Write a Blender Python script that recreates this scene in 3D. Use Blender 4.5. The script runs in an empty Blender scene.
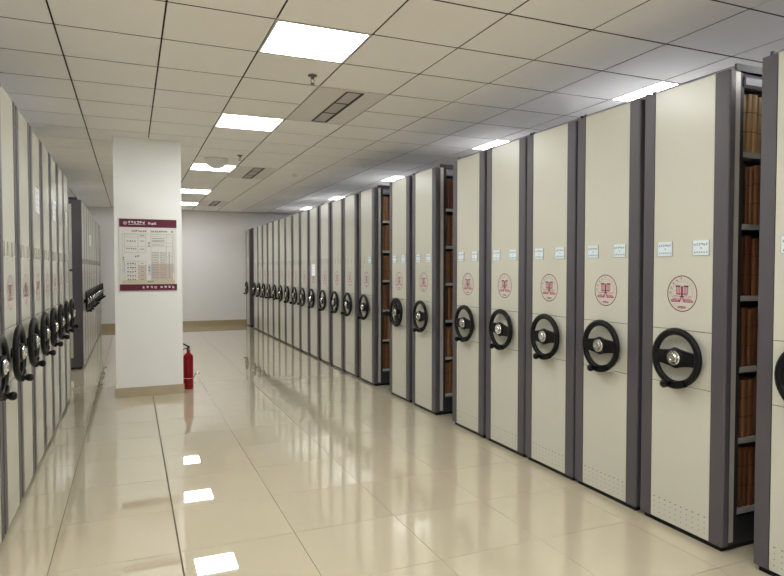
import bpy, bmesh, math, random
from mathutils import Matrix, Vector

# ------------------------------------------------------------------ camera, world, exposure
S = bpy.context.scene
COL = S.collection
CAM_H = 1.43
FPX = 616.0
yaw = math.atan2(261.0, 616.0)
pitch = math.atan2(19.0, 616.0)
cam = bpy.data.cameras.new('camera')
cam.sensor_width = 36.0
cam.lens = 36.0 * FPX / 784.0
cam.clip_start = 0.02
co = bpy.data.objects.new('camera', cam)
COL.objects.link(co)
co.location = (0, 0, CAM_H)
co.rotation_euler = (math.pi / 2 - pitch, 0, -yaw)
S.camera = co

w = bpy.data.worlds.new('world')
S.world = w
w.use_nodes = True
w.node_tree.nodes['Background'].inputs[0].default_value = (0.02, 0.02, 0.02, 1)
w.node_tree.nodes['Background'].inputs[1].default_value = 0.2
S.view_settings.view_transform = 'Standard'
S.view_settings.look = 'None'
S.view_settings.gamma = 1.0
S.view_settings.use_curve_mapping = False
S.view_settings.exposure = 0.0
LAMP = 30.0           # strength of the ceiling lamps' diffusers

# ------------------------------------------------------------------ materials
def nmat(name, col, rough=0.5, metal=0.0, var=0.0, vscale=3.0, bump=0.0, bscale=80.0, spec=0.5, coat=0.0, stretch=None):
    m = bpy.data.materials.new(name)
    m.use_nodes = True
    nt = m.node_tree
    b = nt.nodes['Principled BSDF']
    b.inputs['Base Color'].default_value = (*col, 1)
    b.inputs['Roughness'].default_value = rough
    b.inputs['Metallic'].default_value = metal
    b.inputs['Specular IOR Level'].default_value = spec
    b.inputs['Coat Weight'].default_value = coat
    b.inputs['Coat Roughness'].default_value = 0.015
    b.inputs['Coat IOR'].default_value = 1.65
    if var or bump:
        tc = nt.nodes.new('ShaderNodeTexCoord')
        mp = nt.nodes.new('ShaderNodeMapping')
        nt.links.new(tc.outputs['Object'], mp.inputs['Vector'])
        if stretch:
            mp.inputs['Scale'].default_value = stretch
    if var:
        nz = nt.nodes.new('ShaderNodeTexNoise')
        nz.inputs['Scale'].default_value = vscale
        nz.inputs['Detail'].default_value = 5
        nt.links.new(mp.outputs[0], nz.inputs['Vector'])
        oi = nt.nodes.new('ShaderNodeObjectInfo')
        ad = nt.nodes.new('ShaderNodeMath'); ad.operation = 'MULTIPLY_ADD'
        nt.links.new(oi.outputs['Random'], ad.inputs[0])
        ad.inputs[1].default_value = 0.35
        nt.links.new(nz.outputs['Fac'], ad.inputs[2])
        mr = nt.nodes.new('ShaderNodeMapRange')
        mr.inputs[1].default_value = 0.4
        mr.inputs[2].default_value = 0.95
        mr.inputs[3].default_value = 1 - var
        mr.inputs[4].default_value = 1 + var
        nt.links.new(ad.outputs[0], mr.inputs[0])
        mx = nt.nodes.new('ShaderNodeVectorMath'); mx.operation = 'SCALE'
        mx.inputs[0].default_value = col
        nt.links.new(mr.outputs[0], mx.inputs['Scale'])
        nt.links.new(mx.outputs[0], b.inputs['Base Color'])
    if bump:
        nb = nt.nodes.new('ShaderNodeTexNoise')
        nb.inputs['Scale'].default_value = bscale
        nt.links.new(mp.outputs[0], nb.inputs['Vector'])
        bp = nt.nodes.new('ShaderNodeBump')
        bp.inputs['Strength'].default_value = bump
        bp.inputs['Distance'].default_value = 0.002
        nt.links.new(nb.outputs['Fac'], bp.inputs['Height'])
        nt.links.new(bp.outputs[0], b.inputs['Normal'])
    return m

M = {}
M['cream'] = nmat('cream_enamel', (0.575, 0.568, 0.475), 0.26, var=0.02, vscale=2.0, bump=0.06, bscale=60)
M['grey'] = nmat('grey_enamel', (0.082, 0.074, 0.083), 0.42, var=0.03, vscale=8)
M['toppaint'] = nmat('top_enamel', (0.23, 0.23, 0.24), 0.5)
M['dark'] = nmat('dark_steel', (0.022, 0.022, 0.026), 0.5)
M['alu'] = nmat('pale_steel', (0.52, 0.49, 0.45), 0.35, metal=0.2)
M['shelf'] = nmat('shelf_steel', (0.40, 0.385, 0.36), 0.45)
M['valance'] = nmat('valance_steel', (0.20, 0.19, 0.24), 0.35)
M['black'] = nmat('black_plastic', (0.004, 0.004, 0.0045), 0.4, spec=0.22)
M['chrome'] = nmat('chrome', (0.70, 0.69, 0.67), 0.2, metal=1.0)
M['crimson'] = nmat('crimson_print', (0.18, 0.007, 0.052), 0.5)
M['pink'] = nmat('pink_print', (0.57, 0.34, 0.37), 0.5)
M['card'] = nmat('label_card', (0.68, 0.77, 0.80), 0.35)
M['cardtext'] = nmat('label_print', (0.17, 0.25, 0.32), 0.5)
M['holder'] = nmat('clear_holder', (0.40, 0.39, 0.33), 0.3)
M['hole'] = nmat('vent_hole', (0.20, 0.18, 0.13), 0.7)
M['paper'] = nmat('white_paper', (0.86, 0.88, 0.89), 0.5)
M['tile'] = nmat('polished_tile', (0.625, 0.555, 0.40), 0.02, var=0.03, vscale=2.2, spec=0.8, coat=0.8)
M['grout'] = nmat('grout', (0.09, 0.075, 0.05), 0.8)
M['ctile'] = nmat('ceiling_panel', (0.90, 0.87, 0.83), 0.55, var=0.015, vscale=1.5, bump=0.03)
M['plenum'] = nmat('ceiling_void', (0.012, 0.011, 0.010), 0.9)
M['wall'] = nmat('wall_paint', (0.78, 0.75, 0.73), 0.75, var=0.02, vscale=0.6)
M['colpaint'] = nmat('column_paint', (0.86, 0.865, 0.835), 0.6, var=0.02, vscale=1.2)
M['skirt'] = nmat('skirting_tile', (0.37, 0.29, 0.17), 0.25, var=0.08, vscale=4)
M['cskirt'] = nmat('column_skirting', (0.48, 0.40, 0.27), 0.25, var=0.06, vscale=4)
M['frame'] = nmat('white_metal', (0.75, 0.74, 0.72), 0.4)
M['vent'] = nmat('vent_metal', (0.66, 0.61, 0.60), 0.5)
M['ventpanel'] = nmat('vent_panel', (0.74, 0.70, 0.655), 0.6)
M['ventdark'] = nmat('vent_dark', (0.07, 0.06, 0.058), 0.8)
M['brass'] = nmat('sprinkler_metal', (0.17, 0.14, 0.11), 0.35, metal=0.7)
M['dome'] = nmat('dome_plastic', (0.76, 0.74, 0.72), 0.35)
M['maroon'] = nmat('maroon_print', (0.115, 0.001, 0.026), 0.55)
M['ink'] = nmat('ink', (0.05, 0.045, 0.045), 0.6)
M['greyink'] = nmat('grey_ink', (0.22, 0.21, 0.205), 0.6)
M['cellbrown'] = nmat('brown_cell', (0.60, 0.50, 0.43), 0.6)
M['cellblue'] = nmat('blue_cell', (0.55, 0.59, 0.68), 0.6)
M['cellgreen'] = nmat('olive_band', (0.56, 0.53, 0.36), 0.6)
M['board'] = nmat('poster_board', (0.72, 0.71, 0.66), 0.35)
M['red'] = nmat('red_enamel', (0.24, 0.002, 0.006), 0.32, spec=0.35)
M['rubber'] = nmat('black_rubber', (0.015, 0.015, 0.015), 0.6)
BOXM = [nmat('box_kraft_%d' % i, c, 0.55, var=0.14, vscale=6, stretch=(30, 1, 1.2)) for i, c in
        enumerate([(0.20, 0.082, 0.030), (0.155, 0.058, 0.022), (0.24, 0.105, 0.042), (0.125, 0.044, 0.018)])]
LITM = [nmat('box_tan_%d' % i, c, 0.55, var=0.14, vscale=6, stretch=(30, 1, 1.2)) for i, c in  # lit version of the box browns: ceiling-lamp light put into the colour
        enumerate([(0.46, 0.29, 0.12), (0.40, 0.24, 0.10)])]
M['tie'] = nmat('box_tie', (0.075, 0.03, 0.014), 0.7)
lm = bpy.data.materials.new('lamp_diffuser')
lm.use_nodes = True
nt = lm.node_tree
nt.nodes.clear()
em = nt.nodes.new('ShaderNodeEmission')
em.inputs[0].default_value = (0.97, 0.985, 1.0, 1)
em.inputs[1].default_value = LAMP
ou = nt.nodes.new('ShaderNodeOutputMaterial')
nt.links.new(em.outputs[0], ou.inputs[0])
M['lamp'] = lm

# ------------------------------------------------------------------ mesh builder
class MB:
    def __init__(s):
        s.v = []; s.f = []; s.sm = []
    def add(s, vs, fs, smooth=False):
        n = len(s.v)
        s.v += [tuple(p) for p in vs]
        s.f += [tuple(i + n for i in f) for f in fs]
        s.sm += [smooth] * len(fs)
        return s
    def box(s, x0, x1, y0, y1, z0, z1):
        vs = [(x0, y0, z0), (x1, y0, z0), (x1, y1, z0), (x0, y1, z0), (x0, y0, z1), (x1, y0, z1), (x1, y1, z1), (x0, y1, z1)]
        return s.add(vs, [(0, 3, 2, 1), (4, 5, 6, 7), (0, 1, 5, 4), (1, 2, 6, 5), (2, 3, 7, 6), (3, 0, 4, 7)])
    def prism(s, pts, y0, y1):            # outline in x,z (counter-clockwise seen from -y), extruded in y
        n = len(pts)
        vs = [(x, y0, z) for x, z in pts] + [(x, y1, z) for x, z in pts]
        fs = [tuple(range(n)), tuple(range(2 * n - 1, n - 1, -1))]
        fs += [(i, i + n, (i + 1) % n + n, (i + 1) % n) for i in range(n)]
        return s.add(vs, fs)
    def zprism(s, pts, z0, z1, smooth=False):           # outline in x,y (counter-clockwise from above)
        n = len(pts)
        vs = [(x, y, z0) for x, y in pts] + [(x, y, z1) for x, y in pts]
        fs = [tuple(range(n - 1, -1, -1)), tuple(range(n, 2 * n))]
        s.add(vs, fs)
        n0 = len(s.v) - 2 * n
        for i in range(n):
            s.f.append((n0 + i, n0 + (i + 1) % n, n0 + (i + 1) % n + n, n0 + i + n)); s.sm.append(smooth)
        return s
    def rect(s, x0, x1, z0, z1, y):       # flat print facing -y
        return s.add([(x0, y, z0), (x1, y, z0), (x1, y, z1), (x0, y, z1)], [(0, 1, 2, 3)])
    def line(s, x0, z0, x1, z1, t, y):
        dx, dz = x1 - x0, z1 - z0
        L = math.hypot(dx, dz) or 1
        nx, nz = -dz / L * t / 2, dx / L * t / 2
        return s.add([(x0 - nx, y, z0 - nz), (x1 - nx, y, z1 - nz), (x1 + nx, y, z1 + nz), (x0 + nx, y, z0 + nz)], [(0, 1, 2, 3)])
    def arc(s, cx, cz, r0, r1, a0, a1, n, y):
        vs = []; fs = []
        for i in range(n + 1):
            a = a0 + (a1 - a0) * i / n
            vs += [(cx + r0 * math.cos(a), y, cz + r0 * math.sin(a)), (cx + r1 * math.cos(a), y, cz + r1 * math.sin(a))]
        for i in range(n):
            fs.append((2 * i, 2 * i + 1, 2 * i + 3, 2 * i + 2))
        return s.add(vs, fs)
    def lathe(s, prof, axis='z', n=20, c=(0, 0, 0), smooth=True):   # prof: (r, h)
        vs = []; fs = []
        for r, h in prof:
            for i in range(n):
                a = 2 * math.pi * i / n
                p = (r * math.cos(a), r * math.sin(a), h)
                if axis == 'y':
                    p = (p[0], h, -p[1])
                elif axis == 'x':
                    p = (h, p[0], p[1])
                vs.append((p[0] + c[0], p[1] + c[1], p[2] + c[2]))
        for j in range(len(prof) - 1):
            for i in range(n):
                k = (i + 1) % n
                fs.append((j * n + i, j * n + k, (j + 1) * n + k, (j + 1) * n + i))
        s.add(vs, fs, smooth)
        m = len(prof)
        n0 = len(s.v) - m * n
        s.f.append(tuple(n0 + i for i in range(n - 1, -1, -1))); s.sm.append(False)
        s.f.append(tuple(n0 + (m - 1) * n + i for i in range(n))); s.sm.append(False)
        return s
    def torus(s, R, r, n=36, k=10, y=0.0, rz=None, a0=0, a1=2 * math.pi):
        vs = []; fs = []
        for i in range(n):
            a = 2 * math.pi * i / n
            for j in range(k):
                b = 2 * math.pi * j / k
                q = R + r * math.cos(b)
                vs.append((q * math.cos(a), y + (rz or r) * math.sin(b), q * math.sin(a)))
        for i in range(n):
            for j in range(k):
                fs.append((i * k + j, i * k + (j + 1) % k, ((i + 1) % n) * k + (j + 1) % k, ((i + 1) % n) * k + j))
        return s.add(vs, fs, True)
    def tube(s, pts, r, k=8):
        pts = [Vector(p) for p in pts]
        vs = []; fs = []
        up = Vector((0.13, 0.21, 0.97))
        for i, p in enumerate(pts):
            d = (pts[min(i + 1, len(pts) - 1)] - pts[max(i - 1, 0)]).normalized()
            a = d.cross(up).normalized(); b = d.cross(a)
            for j in range(k):
                t = 2 * math.pi * j / k
                vs.append(p + a * r * math.cos(t) + b * r * math.sin(t))
        for i in range(len(pts) - 1):
            for j in range(k):
                fs.append((i * k + j, i * k + (j + 1) % k, (i + 1) * k + (j + 1) % k, (i + 1) * k + j))
        s.add(vs, fs, True)
        n0 = len(s.v) - len(pts) * k
        s.f.append(tuple(n0 + j for j in range(k - 1, -1, -1))); s.sm.append(False)
        s.f.append(tuple(n0 + (len(pts) - 1) * k + j for j in range(k))); s.sm.append(False)
        return s
    def glyph(s, cx, cz, h, seed, y, t=None):       # a small illegible printed character
        r = random.Random(seed)
        t = t or h * 0.13
        q = h / 2
        for z in sorted(r.sample([0.85, 0.45, 0.0, -0.4, -0.85], 3)):
            a = r.uniform(0.6, 1.0)
            s.rect(cx - q * a, cx + q * a, cz + z * q - t / 2, cz + z * q + t / 2, y)
        for x in r.sample([-0.7, -0.3, 0.05, 0.4, 0.75], 2):
            s.rect(cx + x * q - t / 2, cx + x * q + t / 2, cz - q * r.uniform(0.5, 1), cz + q * r.uniform(0.4, 1), y)
        return s
    def mesh(s, name, mat, fix=True):
        me = bpy.data.meshes.new(name)
        me.from_pydata(s.v, [], s.f)
        if fix:
            bm = bmesh.new(); bm.from_mesh(me)
            bmesh.ops.recalc_face_normals(bm, faces=bm.faces[:])
            bm.to_mesh(me); bm.free()
        for p, q in zip(me.polygons, s.sm):
            p.use_smooth = q
        me.materials.append(mat)
        return me

def ob(name, me, parent=None, loc=None, rot=None):
    o = bpy.data.objects.new(name, me)
    COL.objects.link(o)
    if parent is not None: o.parent = parent
    if loc: o.location = loc
    if rot: o.rotation_euler = rot
    return o
def empty(name, loc, rz=0):
    o = ob(name, None, None, loc, (0, 0, rz))
    o.empty_display_size = 0.1
    return o
def tag(o, label=None, cat=None, group=None, kind=None):
    if label: o['label'] = label
    if cat: o['category'] = cat
    if group: o['group'] = group
    if kind: o['kind'] = kind
    return o
ORD = ['first', 'second', 'third', 'fourth', 'fifth', 'sixth', 'seventh', 'eighth', 'ninth', 'tenth', 'eleventh', 'twelfth',
       'thirteenth', 'fourteenth', 'fifteenth', 'sixteenth', 'seventeenth', 'eighteenth', 'nineteenth', 'twentieth',
       'twenty-first', 'twenty-second', 'twenty-third', 'twenty-fourth', 'twenty-fifth']

# ------------------------------------------------------------------ the room
XL, XR, YN, YF = -4.2, 6.3, -4.2, 16.03
CZ = 2.883
FP = 0.589             # floor tile pitch
FX0, FY0 = 0.212, 3.245
CPX, CPY = 0.6016, 0.588
CX0, CY0 = 0.1966, 4.198

floor = tag(ob('floor', MB().box(XL, XR, YN, YF, -0.15, -0.006).mesh('floor', M['grout'])),
            'polished cream tiled floor running down the aisle', 'floor', kind='structure')
g = 0.0007
gyf = 0.0012
def tile_mesh(l, r):
    b = 0.0008
    x0, x1, y0, y1 = l, FP - r, gyf, FP - gyf
    m = MB()
    vs = [(x0, y0, -0.006), (x1, y0, -0.006), (x1, y1, -0.006), (x0, y1, -0.006),
          (x0 + b, y0 + b, 0), (x1 - b, y0 + b, 0), (x1 - b, y1 - b, 0), (x0 + b, y1 - b, 0)]
    m.add(vs, [(4, 5, 6, 7), (0, 1, 5, 4), (1, 2, 6, 5), (2, 3, 7, 6), (3, 0, 4, 7)])
    return m
wide = 0.0034
tm = {0: tile_mesh(g, g).mesh('tile', M['tile']), 1: tile_mesh(wide, g).mesh('tile', M['tile']), 2: tile_mesh(g, wide).mesh('tile', M['tile'])}
rest = MB()
i0 = math.floor((XL - FX0) / FP); i1 = math.ceil((XR - FX0) / FP)
j0 = math.floor((YN - FY0) / FP); j1 = math.ceil((YF - FY0) / FP)
for j in range(j0, j1):
    for i in range(i0, i1):
        x, y = FX0 + i * FP, FY0 + j * FP
        x1, y1 = min(x + FP, XR), min(y + FP, YF)
        if x < XL or y < YN or x1 - x < FP - 1e-4:
            x0_, y0_ = max(x, XL), max(y, YN)
            rest.add([(x0_, y0_, 0), (x1, y0_, 0), (x1, y1, 0), (x0_, y1, 0)], [(0, 1, 2, 3)])
            continue
        seen = (y > 1.2 and -2 <= i <= 4) or (i == -3 and 6.9 < y < 10)
        if seen and y1 - y > FP - 1e-4:
            ob('tile', tm[1 if i == 0 else 2 if i == -1 else 0], floor, (x, y, 0))
        else:
            rest.add([(x + g, y + g, 0), (x1 - g, y + g, 0), (x1 - g, y1 - g, 0), (x + g, y1 - g, 0)], [(0, 1, 2, 3)])
tag(ob('tile_field', rest.mesh('tile_field', M['tile'], fix=False), floor), kind='stuff')

ceiling = tag(ob('ceiling', MB().box(XL, XR, YN, YF, CZ + 0.02, CZ + 0.2).mesh('ceiling', M['plenum'])),
              'suspended ceiling of beige square metal panels', 'ceiling', kind='structure')
def cell(i, j):
    return CX0 + i * CPX, CY0 + j * CPY
LIGHTS = [(i, j) for i in (-4, 1, 6) for j in (-13, -9, -5, -1, 3, 8, 13, 17)]
VENTS = [(2, 1), (2, 8), (2, 16)]
skip = set(LIGHTS) | set((i, j + d) for i, j in VENTS for d in (0, 1))
gx, gy = 0.0050, 0.0085
def ctile():
    b = 0.003
    x0, x1, y0, y1 = gx, CPX - gx, gy, CPY - gy
    return MB().add([(x0, y0, 0.016), (x1, y0, 0.016), (x1, y1, 0.016), (x0, y1, 0.016), (x0, y0, b), (x1, y0, b), (x1, y1, b), (x0, y1, b),
                     (x0 + b, y0 + b, 0), (x1 - b, y0 + b, 0), (x1 - b, y1 - b, 0), (x0 + b, y1 - b, 0)],
                    [(11, 10, 9, 8), (0, 4, 5, 1), (1, 5, 6, 2), (2, 6, 7, 3), (3, 7, 4, 0), (4, 8, 9, 5), (5, 9, 10, 6), (6, 10, 11, 7), (7, 11, 8, 4)])
ctm = ctile().mesh('panel', M['ctile'], fix=False)
ctm.materials.append(M['plenum'])
for q in (1, 2, 3, 4): ctm.polygons[q].material_index = 1
rest = MB()
for j in range(math.floor((YN - CY0) / CPY), math.ceil((YF - CY0) / CPY)):
    for i in range(math.floor((XL - CX0) / CPX), math.ceil((XR - CX0) / CPX)):
        if (i, j) in skip: continue
        x, y = cell(i, j)
        full = x >= XL and y >= YN and x + CPX <= XR and y + CPY <= YF
        if full and -3 <= i <= 6 and 2.3 < y:
            ob('panel', ctm, ceiling, (x, y, CZ))
        else:
            a0, a1, b0, b1 = max(x, XL) + gx, min(x + CPX, XR) - gx, max(y, YN) + gy, min(y + CPY, YF) - gy
            if a1 - a0 < 0.02 or b1 - b0 < 0.02: continue
            rest.box(a0, a1, b0, b1, CZ, CZ + 0.016)
tag(ob('panel_field', rest.mesh('panel_field', M['ctile'], fix=False), ceiling), kind='stuff')

def wall(name, b, lab):
    return tag(ob(name, MB().box(*b).mesh(name, M['wall'])), lab, 'wall', kind='structure')
wall('wall_far', (XL, XR, YF, YF + 0.15, -0.15, CZ + 0.2), 'plain off-white end wall beyond the aisle')
wall('wall_near', (XL, XR, YN - 0.15, YN, -0.15, CZ + 0.2), 'plain off-white wall behind the camera')
wall('wall_left', (XL - 0.15, XL, YN - 0.15, YF + 0.15, -0.15, CZ + 0.2), 'plain off-white wall behind the left cabinets')
wall('wall_right', (XR, XR + 0.15, YN - 0.15, YF + 0.15, -0.15, CZ + 0.2), 'plain off-white wall behind the right cabinets')
tag(ob('baseboard_far', MB().box(XL, XR, YF - 0.014, YF, 0, 0.135).mesh('baseboard_far', M['skirt'])),
    'tan tiled skirting along the end wall', 'baseboard', kind='structure')

# ------------------------------------------------------------------ column with its skirting
CXA, CXB, CYF, CYB = -0.166, 0.541, 7.45, 8.15
col = tag(empty('column', ((CXA + CXB) / 2, (CYF + CYB) / 2, 0)), 'square white column standing in the aisle', 'column', kind='structure')
hw, hd = (CXB - CXA) / 2, (CYB - CYF) / 2
ob('shaft', MB().box(-hw, hw, -hd, hd, 0, CZ + 0.016).mesh('shaft', M['colpaint']), col)
sk = MB()
sk.box(-hw - .012, hw + .012, -hd - .012, -hd, 0, .105); sk.box(-hw - .012, hw + .012, hd, hd + .012, 0, .105)
sk.box(-hw - .012, -hw, -hd, hd, 0, .105); sk.box(hw, hw + .012, -hd, hd, 0, .105)
ob('skirting', sk.mesh('skirting', M['cskirt']), col)

# ------------------------------------------------------------------ mobile shelving cabinets
W2 = 0.2725            # half width
PZ0, PZ1 = 0.03, 2.41
SHELF_Z = [0.202, 0.565, 0.930, 1.293, 1.656, 2.018]
DEPTH = 2.62
P = {}
P['core'] = MB().box(-0.262, 0.262, 0.0, 0.045, PZ0 + .004, PZ1 - .004).mesh('panel_core', M['dark'])
def strip(sx):
    pts = []
    x_in, x_out, r = 0.194, W2, 0.012
    arc = [(x_out - r + r * math.sin(t), -0.008 + r - r * math.cos(t)) for t in [k * math.pi / 2 / 5 for k in range(6)]]
    pts = [(x_in, -0.008)] + arc + [(x_out, 0.035), (x_out - 0.012, 0.042), (x_in, 0.042)]
    if sx < 0:
        pts = [(-x, y) for x, y in pts][::-1]
    return MB().zprism(pts, PZ0, PZ1).mesh('edge_strip', M['grey'])
P['strip_r'] = strip(1); P['strip_l'] = strip(-1)
def panel(z0, z1):
    b = 0.0025
    x = 0.1925
    m = MB()
    m.add([(-x, 0.002, z0), (x, 0.002, z0), (x, 0.002, z1), (-x, 0.002, z1),
           (-x, -0.0035, z0), (x, -0.0035, z0), (x, -0.0035, z1), (-x, -0.0035, z1),
           (-x + b, -0.006, z0 + b), (x - b, -0.006, z0 + b), (x - b, -0.006, z1 - b), (-x + b, -0.006, z1 - b)],
          [(8, 9, 10, 11), (0, 1, 5, 4), (1, 2, 6, 5), (2, 3, 7, 6), (3, 0, 4, 7), (4, 5, 9, 8), (5, 6, 10, 9), (6, 7, 11, 10), (7, 4, 8, 11), (3, 2, 1, 0)])
    return m
P['panel_upper'] = panel(1.1035, PZ1).mesh('upper_panel', M['cream'])
P['panel_middle'] = panel(0.8055, 1.1010).mesh('middle_panel', M['cream'])
P['panel_lower'] = panel(PZ0, 0.8030).mesh('lower_panel', M['cream'])
YP = -0.0066           # print on the panel face
pf = MB()
for c in range(10):
    for r in range(4):
        x = -0.166 + c * 0.0369
        z = 0.147 - r * 0.028
        if r == 0:
            pf.rect(x - .0055, x + .0055, z - .003, z + .003, YP)
        else:
            pf.rect(x - .0028, x + .0028, z - .0026, z + .0026, YP)
rr = random.Random(4)
for c in range(7):
    for r in range(5):
        if rr.random() < 0.6:
            x = -0.06 + c * 0.03; z = 0.84 + r * 0.05
            pf.rect(x - .0022, x + .0022, z - .0022, z + .0022, YP)
P['perf'] = pf.mesh('perforations', M['hole'])
# emblem: ring seal with a gate-like figure
R = 0.0975
e = MB()
e.arc(0, 0, R - 0.0054, R, 0, 2 * math.pi, 48, YP)
e.arc(0, 0, R * 0.69, R * 0.69 + 0.0012, math.radians(-15), math.radians(195), 30, YP)
for k in range(5):
    a = math.radians(178 - k * 21)
    e.glyph(R * 0.82 * math.cos(a), R * 0.82 * math.sin(a), 0.0125, 10 + k, YP, 0.0014)
for k in range(14):
    a = math.radians(72 - k * 6.2)
    r0, r1 = R * 0.78, R * (0.86 if k % 3 else 0.83)
    e.line(r0 * math.cos(a), r0 * math.sin(a), r1 * math.cos(a), r1 * math.sin(a), 0.0011, YP)
for sx in (-1, 1):
    e.rect(min(sx * .010, sx * .042), max(sx * .010, sx * .042), .036, .044, YP)
    for k in range(3):
        e.rect(min(sx * (.013 + k * .011), sx * (.016 + k * .011)), max(sx * (.013 + k * .011), sx * (.016 + k * .011)), -.002, .037, YP)
    e.rect(min(0, sx * .036), max(0, sx * .036), -.004, .0005, YP)
    e.line(sx * .012, -.005, sx * .066, -.017, .0022, YP)
    e.line(sx * .006, -.012, sx * .050, -.020, .0016, YP)
    for k in range(4):
        e.glyph(sx * (.020 + k * .0155), -.0345 - (.001 * k), .015, 30 + k + (5 if sx > 0 else 0), YP, 0.0018)
    e.rect(min(sx * .012, sx * .070), max(sx * .012, sx * .070), -.046, -.0435, YP)
e.rect(-.006, .006, -.014, .040, YP)
e.rect(-.014, .014, -.020, -.014, YP)
e.line(-.004, -.020, -.018, -.046, .004, YP); e.line(.004, -.020, .018, -.046, .004, YP)
for k in range(4):
    e.glyph(-.0165 + k * .011, -.073, .0115, 50 + k, YP, 0.0017)
P['emblem'] = e.mesh('emblem', M['crimson'])
e = MB()
for sx in (-1, 1):
    e.rect(min(sx * .008, sx * .042), max(sx * .008, sx * .042), -.002, .036, YP + 0.0003)
e.add([(-.072, YP + .0003, -.046), (.072, YP + .0003, -.046), (.060, YP + .0003, -.022), (-.060, YP + .0003, -.022)], [(0, 1, 2, 3)])
e.rect(-.03, .03, -.080, -.066, YP + 0.0003)
P['emblem_fill'] = e.mesh('emblem_fill', M['pink'])
# label holder and card
h = MB()
h.box(-.0515, -.049, -.0105, -.006, -.040, .040); h.box(.049, .0515, -.0105, -.006, -.040, .040); h.box(-.0515, .0515, -.0105, -.006, -.041, -.0385)
P['holder'] = h.mesh('label_holder', M['holder'])
P['card'] = MB().box(-.049, .049, -.0092, -.0062, -.0385, .0385).mesh('label_card', M['card'])
t = MB()
for z, hh, y in ((.018, .012, 0), (-.024, .009, 0)):
    for k in range(6):
        t.glyph(-.036 + k * .0145, z, hh, 70 + k + int(z * 1000), -.0096, .0022)
t.glyph(.002, -.003, .011, 91, -.0096, .0016)
P['cardtext'] = t.mesh('label_text', M['cardtext'])
# handwheel
SO = -0.046
wm = MB()
wm.torus(0.141, 0.0195, 40, 10, SO, 0.016)
pts = []
for k in range(13):
    x = -0.142 + k * 0.284 / 12
    u = abs(x) / 0.142
    pts.append((x, -(0.054 - 0.030 * u + 0.016 * u ** 4)))
for k in range(13):
    x = 0.142 - k * 0.284 / 12
    u = abs(x) / 0.142
    pts.append((x, 0.050 - 0.026 * u + 0.014 * u ** 4))
wm.prism(pts, SO - 0.009, SO + 0.009)
wm.lathe([(0.050, SO + 0.008), (0.056, SO - 0.004), (0.053, SO - 0.012), (0.044, SO - 0.016)], 'y', 24)
wm.lathe([(0.030, -0.004), (0.030, SO + 0.004)], 'y', 20)
P['wheel'] = wm.mesh('handwheel', M['black'])
P['hub'] = MB().lathe([(0.040, SO - 0.010), (0.0405, SO - 0.020), (0.037, SO - 0.025), (0.031, SO - 0.025), (0.029, SO - 0.022), (0.027, SO - 0.022), (0.026, SO - 0.030), (0.023, SO - 0.033), (0.014, SO - 0.033), (0.012, SO - 0.031), (0.004, SO - 0.031)], 'y', 28, smooth=False).mesh('hub', M['chrome'])
kb = MB()
ka = math.radians(-102)
kx, kz = 0.143 * math.cos(ka), 0.143 * math.sin(ka)
kb.lathe([(0.015, SO + 0.004), (0.017, SO - 0.014), (0.0125, SO - 0.022), (0.0130, SO - 0.032), (0.0180, SO - 0.038), (0.0215, SO - 0.048), (0.0215, SO - 0.058), (0.016, SO - 0.067), (0.005, SO - 0.070)], 'y', 16, (kx, 0, kz))
pp = []
for k in range(9):
    a = math.radians(-102 + k * 5); pp.append((0.126 * math.cos(a), 0.126 * math.sin(a)))
for k in range(9):
    a = math.radians(-62 - k * 5); pp.append((0.163 * math.cos(a), 0.163 * math.sin(a)))
kb.prism(pp[::-1], SO - 0.022, SO)
P['knob'] = kb.mesh('knob', M['black'])
# body behind the end panel
P['upright'] = MB().box(-0.014, 0.014, 0.050, 0.083, 0.04, 2.415).mesh('upright', M['alu'])
P['upright_edge'] = MB().box(-0.0115, 0.0115, 0.083, 0.110, 0.04, 2.415).mesh('upright_edge', M['dark'])
P['upright_rear'] = MB().box(-0.012, 0.012, -0.02, 0.02, 0.04, 2.36).mesh('rear_upright', M['alu'])
P['top_trim'] = MB().box(-0.006, 0.006, 0.046, 0.10 + DEPTH, 2.412, 2.446).mesh('top_trim', M['dark'])
b = MB().box(-0.256, 0.256, 0.05, 0.09 + DEPTH, 2.416, 2.440)
P['top'] = b.mesh('top_panel', M['toppaint'])
for sx in (-1, 1):
    pts = [(0.262, 2.335), (0.268, 2.350), (0.268, 2.385), (0.255, 2.408), (0.235, 2.410), (0.245, 2.335)]
    vs = [(sx * x, 0.112, z) for x, z in pts] + [(sx * x, 0.08 + DEPTH, z) for x, z in pts]
    n = len(pts)
    P['valance%d' % sx] = MB().add(vs, [tuple(range(n)), tuple(range(2 * n - 1, n - 1, -1))] + [(i, i + n, (i + 1) % n + n, (i + 1) % n) for i in range(n)]).mesh('valance', M['valance'])
P['base'] = MB().box(-0.255, 0.255, 0.050, 0.09 + DEPTH, 0.022, 0.165).mesh('base', M['dark'])
P['kick'] = MB().box(-0.252, 0.252, 0.012, 0.07 + DEPTH, 0.0, 0.032).mesh('kick_plate', M['black'])
P['shelf'] = MB().box(-0.258, 0.258, 0.106, 0.08 + DEPTH, -0.026, 0).mesh('shelf', M['shelf'])
P['divider'] = MB().box(-0.006, 0.006, 0.05, 0.08 + DEPTH, 0.165, 2.415).mesh('divider', M['dark'])
P['back'] = MB().box(-0.262, 0.262, 0.08 + DEPTH, 0.10 + DEPTH, 0.03, 2.43).mesh('end_plate', M['grey'])
# closed side for the fixed end cabinet (near face of the second left block)
P['side_post'] = None

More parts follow.
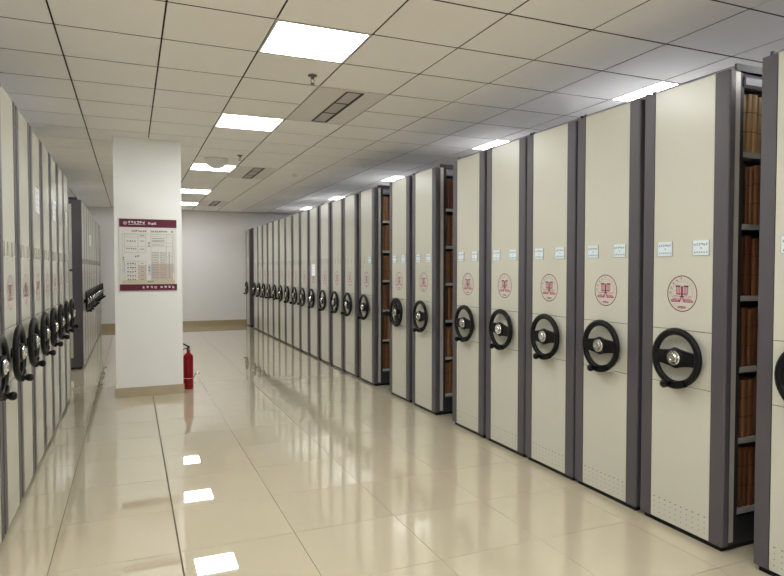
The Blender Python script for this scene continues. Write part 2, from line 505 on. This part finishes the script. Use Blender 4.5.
def cabinet(loc, rz, label, group, wheel=0.0, cards=(0, 0), notice=None, closed=None):
    c = tag(empty('mobile_cabinet', loc, rz), label, 'cabinet', group)
    ob('panel_core', P['core'], c)
    ob('edge_strip', P['strip_l'], c); ob('edge_strip', P['strip_r'], c)
    up = ob('upper_panel', P['panel_upper'], c); ob('middle_panel', P['panel_middle'], c)
    lo = ob('lower_panel', P['panel_lower'], c)
    tag(ob('perforations', P['perf'], lo), kind='stuff')
    em = ob('emblem', P['emblem'], c, (0.005, 0, 1.298)); ob('emblem_fill', P['emblem_fill'], em)
    for k, x in enumerate((-0.111, 0.121)):
        hd = ob('label_holder', P['holder'], c, (x, 0, 1.540))
        if cards[k]:
            ob('label_card', P['card'], hd); tag(ob('label_text', P['cardtext'], hd), kind='stuff')
    wl = ob('handwheel', P['wheel'], c, (0.008, 0, 0.956), (0, wheel, 0))
    ob('hub', P['hub'], wl); ob('knob', P['knob'], wl)
    for sx in (-1, 1):
        u = ob('upright', P['upright'], c, (sx * 0.248, 0, 0)); ob('upright_edge', P['upright_edge'], u)
        for k in (1, 2, 3): ob('rear_upright', P['upright_rear'], c, (sx * 0.246, 0.06 + k * DEPTH / 3, 0))
        ob('valance', P['valance%d' % sx], c); ob('top_trim', P['top_trim'], c, (sx * 0.262, 0, 0))
    ob('top_panel', P['top'], c)
    ob('base', P['base'], c); ob('kick_plate', P['kick'], c); ob('divider', P['divider'], c); ob('end_plate', P['back'], c)
    for z in SHELF_Z:
        ob('shelf', P['shelf'], c, (0, 0, z))
    if notice:
        x, z, hw_, hh = notice
        nm = MB().box(x - hw_, x + hw_, -0.0085, -0.0062, z - hh, z + hh).mesh('notice', M['paper'])
        n = ob('notice', nm, c)
        tt = MB()
        for k in range(3):
            zz = z + hh * (0.6 - 0.5 * k)
            for q in range(5):
                tt.glyph(x - hw_ * .7 + q * hw_ * .35, zz, hh * 0.16, 7 * k + q, -0.0089)
        tag(ob('notice_text', tt.mesh('notice_text', M['greyink']), n), kind='stuff')
    if closed:                                    # closed side seen from the camera: sx side
        sx = closed
        def bx(y0, y1, z0, z1, t0, t1):
            a, d = sorted((sx * t0, sx * t1)); return MB().box(a, d, y0, y1, z0, z1)
        ob('side_post', bx(-0.004, 0.12, 0.03, 2.41, 0.273, 0.288).mesh('side_post', M['grey']), c)
        for (z0, z1, nme) in ((0.165, 1.395, 'lower_side_panel'), (1.43, 2.35, 'upper_side_panel')):
            ob(nme, bx(0.12, 0.09 + DEPTH, z0, z1, 0.262, 0.282).mesh(nme, M['cream']), c)
        for (z0, z1, nme) in ((1.395, 1.43, 'side_rail'), (2.35, 2.41, 'top_rail'), (0.03, 0.165, 'side_plinth')):
            ob(nme, bx(0.12, 0.09 + DEPTH, z0, z1, 0.262, 0.285).mesh(nme, M['grey']), c)
    return c

RX = 2.722
rng = random.Random(11)
# (near edge Y) of every cabinet of the right row, from the camera outwards
near = [1.453, 2.162, 2.738, 3.300, 3.862, 4.440, 5.327, 5.940, 6.962, 7.595, 8.165, 8.765, 9.390, 9.965, 10.520, 11.085, 11.630, 12.180, 12.735, 13.290, 13.850, 14.405, 15.46]
def wheel_angle(k):
    sp = {0: 0.05, 1: 0.0, 2: -0.02, 3: -0.03, 4: 0.10, 5: 0.02, 6: -0.05, 7: 1.25, 8: 0.1}
    return sp.get(k, rng.uniform(-0.6, 0.6))
right = []
for k, y in enumerate(near):
    Yc = y + W2
    cards = (1, 1) if k <= 7 else (0, 1) if k == 8 else (0, 0)
    nt_ = (0.0, 1.415, 0.10, 0.095) if k == 12 else None
    lab = 'cream and grey archive cabinet, %s from the camera in the right row' % ORD[k]
    if nt_: lab += ', bearing a notice'
    if k == 22: lab = 'cream archive cabinet against the end wall, farthest in the right row'
    if k == 0: lab = 'cream archive cabinet nearest the camera in the right row, cut by the edge'
    right.append(cabinet((RX, Yc, 0), -math.pi / 2, lab, 'archive cabinets of the right row', wheel_angle(k), cards, nt_, closed=1 if k == 22 else None))

LX = -0.632
for k in range(8):                       # first left block, from the camera outwards
    Yc = 3.18 + 0.56 * k + 0.28
    nt_ = {3: (0.03, 1.93, 0.10, 0.09), 5: (0.0, 1.95, 0.10, 0.09), 7: (0.02, 1.96, 0.10, 0.075)}.get(k)
    lab = 'cream and grey archive cabinet, %s from the camera in the left row' % ORD[k]
    if nt_: lab += ', with white notice'
    cabinet((LX, Yc, 0), math.pi / 2, lab, 'archive cabinets of the near left block', rng.uniform(-0.15, 0.35), (0, 0), nt_)
for k in range(10):                      # second left block beyond the gap
    y0 = 9.80 + 0.56 * k + (0.10 if k >= 7 else 0) + (0.14 if k >= 9 else 0)
    lab = 'cream archive cabinet, %s in the block behind the gap left of the column' % ORD[k]
    nt_ = (0.0, 1.92, 0.10, 0.09) if k == 3 else None
    cabinet((-0.645, y0 + 0.28, 0), math.pi / 2, lab, 'archive cabinets of the far left block', rng.uniform(-0.5, 0.5), (0, 0), nt_, closed=-1 if k == 0 else None)

# ------------------------------------------------------------------ brown file boxes in the open gaps
band = {}
def file_box(x, y, z, wd, ht, lab, mat, grp):
    """x: aisle-side edge in world X, y: spine plane, box runs back towards +Y"""
    c = tag(empty('file_box', (x + wd / 2, y, z)), lab, 'box', grp)
    hw_ = wd / 2 - 0.0012
    m = MB()
    # slightly rounded spine
    m.zprism([(-hw_, 0.006), (-hw_ * 0.6, 0.001), (0, 0), (hw_ * 0.6, 0.001), (hw_, 0.006), (hw_, 0.225), (-hw_, 0.225)], 0, ht)
    ob('cover', m.mesh('cover', mat), c)
    for f in (0.36, 0.69):
        m = MB().zprism([(-hw_ - .0004, 0.0055), (-hw_ * 0.6, 0.0004), (0, -0.0008), (hw_ * 0.6, 0.0004), (hw_ + .0004, 0.0055), (hw_ + .0004, 0.03), (-hw_ - .0004, 0.03)], ht * f - 0.0016, ht * f + 0.0016)
        ob('tie_band', m.mesh('tie_band', M['tie']), c)
SHN = ['bottom', 'second lowest', 'third lowest', 'fourth lowest', 'fifth lowest', 'top']
GAPN = {1: 'nearest', 6: 'middle', 8: 'farthest'}
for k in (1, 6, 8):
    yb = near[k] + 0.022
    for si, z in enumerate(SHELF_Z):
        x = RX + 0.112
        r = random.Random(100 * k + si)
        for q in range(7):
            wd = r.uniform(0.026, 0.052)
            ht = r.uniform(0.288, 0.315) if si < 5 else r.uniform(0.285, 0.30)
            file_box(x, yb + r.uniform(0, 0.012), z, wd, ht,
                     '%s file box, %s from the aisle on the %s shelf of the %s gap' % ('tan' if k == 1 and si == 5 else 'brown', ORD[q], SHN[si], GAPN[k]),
                     LITM[q % 2] if (k == 1 and si == 5) else BOXM[r.randrange(4)], 'brown file boxes in the %s gap' % GAPN[k])
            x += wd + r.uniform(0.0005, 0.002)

# ------------------------------------------------------------------ ceiling lamps, vents, sprinklers, dome
fr = MB()
a, bb = 0.006, 0.588
q0, q1, u0, u1 = gx, CPX - gx, gy, CPY - gy
fw = 0.014
fr.box(q0, q1, u0, u0 + fw, 0, 0.016); fr.box(q0, q1, u1 - fw, u1, 0, 0.016)
fr.box(q0, q0 + fw, u0 + fw, u1 - fw, 0, 0.016); fr.box(q1 - fw, q1, u0 + fw, u1 - fw, 0, 0.016)
P['lframe'] = fr.mesh('frame', M['frame'])
P['ldiff'] = MB().box(q0 + fw, q1 - fw, u0 + fw, u1 - fw, 0.003, 0.014).mesh('diffuser', M['lamp'])
ROWN = {1: 'aisle', 6: 'right cabinet', -4: 'left cabinet'}
for i, j in LIGHTS:
    x, y = cell(i, j)
    n = [-13, -9, -5, -1, 3, 8, 13, 17].index(j) - 3
    if n < 0:
        lab = 'square white ceiling lamp, %s one behind the camera above the %s row' % (ORD[-n - 1], ROWN[i])
    else:
        lab = 'square white ceiling lamp, %s from the camera above the %s row' % (ORD[n], ROWN[i])
    L = tag(empty('ceiling_light', (x, y, CZ)), lab, 'ceiling light', 'square ceiling lamps above the %s row' % ROWN[i])
    ob('frame', P['lframe'], L); ob('diffuser', P['ldiff'], L)

VL = CPY * 2
vp = MB()
x0, x1, y0, y1 = 0.245, 0.400, 0.055, VL - 0.055
vp.box(gx, x0, gy, VL - gy, 0, 0.014); vp.box(x1, CPX - gx, gy, VL - gy, 0, 0.014)
vp.box(x0, x1, gy, y0, 0, 0.014); vp.box(x0, x1, y1, VL - gy, 0, 0.014)
P['vpanel'] = vp.mesh('vent_panel', M['ventpanel'])
P['vback'] = MB().box(x0, x1, y0, y1, 0.0165, 0.019).mesh('vent_back', M['ventdark'])
vf = MB()
vf.box(x0, x0 + .013, y0, y1, -0.006, 0.012); vf.box(x1 - .013, x1, y0, y1, -0.006, 0.012)
for yy in (y0, y0 + (y1 - y0) / 3, y0 + 2 * (y1 - y0) / 3, y1):
    vf.box(x0, x1, yy - .005, yy + .005, -0.005, 0.012)
P['vframe'] = vf.mesh('vent_frame', M['ventdark'])
P['vslat'] = MB().add([(0.008, y0, -0.003), (0.011, y0, -0.002), (0.003, y0, 0.013), (0, y0, 0.012), (0.008, y1, -0.003), (0.011, y1, -0.002), (0.003, y1, 0.013), (0, y1, 0.012)],
                      [(0, 1, 2, 3), (7, 6, 5, 4), (0, 4, 5, 1), (1, 5, 6, 2), (2, 6, 7, 3), (3, 7, 4, 0)]).mesh('slat', M['vent'])
for n, (i, j) in enumerate(VENTS):
    x, y = cell(i, j)
    V = tag(empty('air_vent', (x, y, CZ)), 'long slatted air vent in the ceiling, %s from the camera' % ORD[n], 'air vent', 'ceiling air vents')
    for nme, key in (('vent_panel', 'vpanel'), ('vent_back', 'vback'), ('vent_frame', 'vframe')):
        ob(nme, P[key], V)
    for q in range(9):
        ob('slat', P['vslat'], V, (x0 + 0.014 + q * 0.0133, 0, 0))

def sprinkler(x, y, lab):
    s = tag(empty('sprinkler', (x, y, CZ)), lab, 'sprinkler', 'ceiling sprinklers')
    ob('flange', MB().lathe([(0.034, 0.0), (0.036, -0.006), (0.030, -0.011), (0.014, -0.013)], 'z', 20).mesh('flange', M['brass']), s)
    f = MB().lathe([(0.011, -0.011), (0.011, -0.028), (0.007, -0.030)], 'z', 12)
    for sx in (-1, 1):
        f.tube([(sx * .008, 0, -.028), (sx * .014, 0, -.040), (sx * .010, 0, -.055), (sx * .002, 0, -.062)], .003, 6)
    ob('body', f.mesh('body', M['brass']), s)
    d = MB().lathe([(0.004, -0.058), (0.005, -0.064), (0.017, -0.065), (0.017, -0.068)], 'z', 16)
    ob('deflector', d.mesh('deflector', M['brass']), s)
sprinkler(1.272, 4.53, 'brass sprinkler hanging behind the nearest ceiling lamp')
sprinkler(1.30, 8.05, 'small sprinkler beside the ceiling dome')

dm = tag(empty('ceiling_dome', (1.055, 8.42, CZ)), 'round grey plastic dome hanging from the ceiling', 'dome')
ob('base_ring', MB().lathe([(0.150, 0.0), (0.152, -0.010), (0.145, -0.016)], 'z', 32).mesh('base_ring', M['vent']), dm)
ob('dome_cover', MB().lathe([(0.145, -0.012)] + [(0.145 * math.cos(t), -0.014 - 0.120 * math.sin(t)) for t in [k * math.pi / 2 / 9 for k in range(9)]] + [(0.004, -0.134)], 'z', 32).mesh('dome_cover', M['dome']), dm)
sd = tag(empty('smoke_detector', (2.34, 9.3, CZ)), 'small round smoke detector on the ceiling above the aisle', 'smoke detector')
ob('base_ring', MB().lathe([(0.055, 0), (0.055, -0.012), (0.048, -0.016)], 'z', 24).mesh('base_ring', M['dome']), sd)
ob('sensor_head', MB().lathe([(0.044, -0.014), (0.040, -0.036), (0.024, -0.042), (0.004, -0.043)], 'z', 24).mesh('sensor_head', M['dome']), sd)

# ------------------------------------------------------------------ poster on the column
PX0, PX1, PZa, PZb = -0.114, 0.484, 1.190, 1.987
po = tag(empty('poster', ((PX0 + PX1) / 2, CYF, PZa)), 'white notice board with maroon header and footer on the column', 'poster')
pw, ph = PX1 - PX0, PZb - PZa
a = pw / 2
ob('board', MB().box(-a, a, -0.012, 0, 0, ph).mesh('board', M['board']), po)
hb = ob('header_band', MB().box(-a, a, -0.0128, -0.001, ph - 0.092, ph).mesh('header_band', M['maroon']), po)
fb = ob('footer_band', MB().box(-a, a, -0.0128, -0.001, 0, 0.070).mesh('footer_band', M['maroon']), po)
y = -0.0132
t = MB()
t.arc(-a + .060, ph - .046, .016, .019, 0, 2 * math.pi, 24, y)
t.rect(-a + .052, -a + .068, ph - .052, ph - .042, y)
for k in range(6): t.glyph(-a + .105 + k * .029, ph - .038, .026, 200 + k, y, .0036)
for k in range(17): t.rect(-a + .092 + k * .0105, -a + .100 + k * .0105, ph - .064, ph - .060, y)
for k in range(3): t.glyph(-a + .310 + k * .031, ph - .048, .027, 210 + k, y, .004)
tag(ob('header_text', t.mesh('header_text', M['paper']), hb), kind='stuff')
t = MB()
for k in range(4): t.glyph(a - .355 + k * .042, .036, .026, 220 + k, y, .0036)
for k in range(4): t.glyph(a - .165 + k * .042, .036, .026, 230 + k, y, .0036)
tag(ob('footer_text', t.mesh('footer_text', M['paper']), fb), kind='stuff')
y = -0.0125
t = MB()                                                     # title and body characters
for k in range(7): t.glyph(-a + .135 + k * .0225, ph - .135, .020, 240 + k, y, .0032)
for k in range(8): t.glyph(-a + .330 + k * .0225, ph - .135, .020, 250 + k, y, .0032)
t.glyph(a - .050, ph - .135, .020, 260, y, .0036)
for k in range(4): t.glyph(-a + .085 + k * .024, ph - .245, .017, 262 + k, y, .003)
for k in range(5): t.glyph(-a + .078 + k * .022, ph - .330, .016, 270 + k, y, .003)
for k in range(2): t.glyph(-a + .165 + k * .028, ph - .415, .020, 280 + k, y, .0034)
for r_ in range(5):
    for k in range(4): t.glyph(-a + .085 + k * .025, .300 - .044 * r_, .018, 290 + 5 * r_ + k, y, .0034)
for z in (.53, .50, .255, .225): t.glyph(-a + .305, z, .020, int(z * 1000), y, .0032)
t.glyph(-a + .040, .37, .018, 301, y, .003); t.glyph(-a + .040, .345, .018, 302, y, .003)
for k in range(3): t.glyph(-a + .295 + k * .023, .098, .016, 320 + k, y, .003)
tag(ob('printed_text', t.mesh('printed_text', M['ink']), po), kind='stuff')
t = MB()                                                     # table rules
def grid(x0, x1, z0, z1, xs, zs):
    for x in [x0, x1] + xs: t.rect(x - .0011, x + .0011, z0, z1, y)
    for z in [z0, z1] + zs: t.rect(x0, x1, z - .0011, z + .0011, y)
grid(-a + .052, -a + .272, ph - .375, ph - .172, [-a + .190], [ph - .200, ph - .305])
grid(-a + .052, -a + .272, .115, .325, [-a + .190], [.281, .237, .193, .149])
grid(-a + .325, a - .045, .115, ph - .172, [a - .110], [ph - .195, ph - .265, ph - .305] + [.135 + .0275 * k for k in range(11)])
t.rect(-a + .028, a - .028, ph - .165, ph - .163, y); t.rect(-a + .030, -a + .032, .08, ph - .165, y); t.rect(a - .030, a - .028, .08, ph - .165, y)
rp = random.Random(9)
for k in range(11):
    z = .148 + .0275 * k
    for x0_, n in ((-a + .335, 6), (-a + .420, 5)):
        for q in range(n): t.rect(x0_ + q * .0125, x0_ + q * .0125 + rp.uniform(.006, .010), z - .005, z + .005, y)
    t.rect(a - .088, a - .074, z - .005, z + .005, y)
for z in (ph - .215, ph - .235, ph - .25, ph - .287):
    t.rect(-a + .335, a - .13, z - .003, z + .003, y)
for r_ in range(5): t.rect(-a + .215, -a + .250, .298 - .044 * r_, .304 - .044 * r_, y)
for z in (ph - .185, ph - .245, ph - .335): t.rect(-a + .210, -a + .255, z - .004, z + .004, y)
tag(ob('table_print', t.mesh('table_print', M['greyink']), po), kind='stuff')
y = -0.0122
ob('shaded_cell', MB().rect(-a + .191, -a + .271, .116, .280, y).mesh('shaded_cell', M['cellbrown']), po)
ob('shaded_cell', MB().rect(-a + .327, a - .046, .116, .300, y).mesh('shaded_cell', M['cellbrown']), po)
for q in ((-a + .034, -a + .051, .20, .33), (-a + .290, -a + .322, .17, .29), (a - .044, a - .031, .20, .30)):
    ob('shaded_cell', MB().rect(*q, y).mesh('shaded_cell', M['cellblue']), po)
ob('olive_band', MB().rect(-a + .026, a - .026, .074, .112, y).mesh('olive_band', M['cellgreen']), po)

# small white box fixed on the column's right side
wb = tag(empty('junction_box', (CXB, 7.62, 1.71)), 'small white box fixed high on the column side', 'wall box')
ob('housing', MB().box(0, 0.022, -0.04, 0.04, 0, 0.085).mesh('housing', M['frame']), wb)
ob('cover_plate', MB().box(0.022, 0.028, -0.034, 0.034, 0.008, 0.077).mesh('cover_plate', M['frame']), wb)

# ------------------------------------------------------------------ fire extinguisher at the foot of the column
ex = tag(empty('fire_extinguisher', (0.619, 7.70, 0)), 'red fire extinguisher standing at the foot of the column', 'fire extinguisher')
prof = [(0.050, 0.0), (0.056, 0.006), (0.057, 0.02), (0.057, 0.375)] + [(0.057 * math.cos(t) + 0.0, 0.375 + 0.055 * math.sin(t)) for t in (0.3, 0.6, 0.9, 1.15)] + [(0.018, 0.436), (0.018, 0.452)]
ob('cylinder', MB().lathe(prof, 'z', 28).mesh('cylinder', M['red']), ex)
ob('valve', MB().lathe([(0.017, 0.448), (0.020, 0.455), (0.020, 0.475), (0.013, 0.485), (0.012, 0.505)], 'z', 16).mesh('valve', M['rubber']), ex)
hm = MB()
hm.add([(-.012, -.008, .500), (.018, -.008, .490), (.018, .008, .490), (-.012, .008, .500), (-.070, -.008, .540), (-.066, .008, .540), (-.064, -.008, .552), (-.064, .008, .552), (.02, -.008, .506), (.02, .008, .506)],
       [(0, 1, 2, 3), (0, 4, 6, 8, 1), (3, 2, 9, 7, 5), (4, 5, 7, 6), (6, 7, 9, 8), (0, 3, 5, 4), (1, 8, 9, 2)])
ob('lever', hm.mesh('lever', M['rubber']), ex)
ob('carry_handle', MB().tube([(0, 0, .482), (-.03, 0, .484), (-.062, 0, .470)], .006, 8).mesh('carry_handle', M['rubber']), ex)
ob('hose', MB().tube([(0.0, -.015, .465), (.01, -.045, .462), (.012, -.066, .43), (.006, -.070, .36), (.0, -.068, .25), (-.004, -.067, .17), (-.005, -.066, .12)], .0095, 8).mesh('hose', M['red']), ex)
ob('gauge', MB().lathe([(0.014, -0.018), (0.016, -0.028), (0.014, -0.032)], 'y', 14, (0.012, 0, 0.468)).mesh('gauge', M['chrome']), ex)
bm_ = MB()
vs = []
for k in range(33):
    a_ = 2 * math.pi * k / 32
    vs.append((0.0625 * math.cos(a_), 0.080 * math.sin(a_) - 0.01, 0))
rl = ob('retaining_loop', bm_.tube(vs, 0.004, 6).mesh('retaining_loop', M['chrome']), ex, (0, 0, 0.135))
ob('clasp', MB().tube([(.060, -.03, .006), (.085, -.03, .052), (.125, -.03, .060), (.130, -.03, .046), (.095, -.03, .034), (.065, -.03, .038)], .0045, 6).mesh('clasp', M['chrome']), rl)
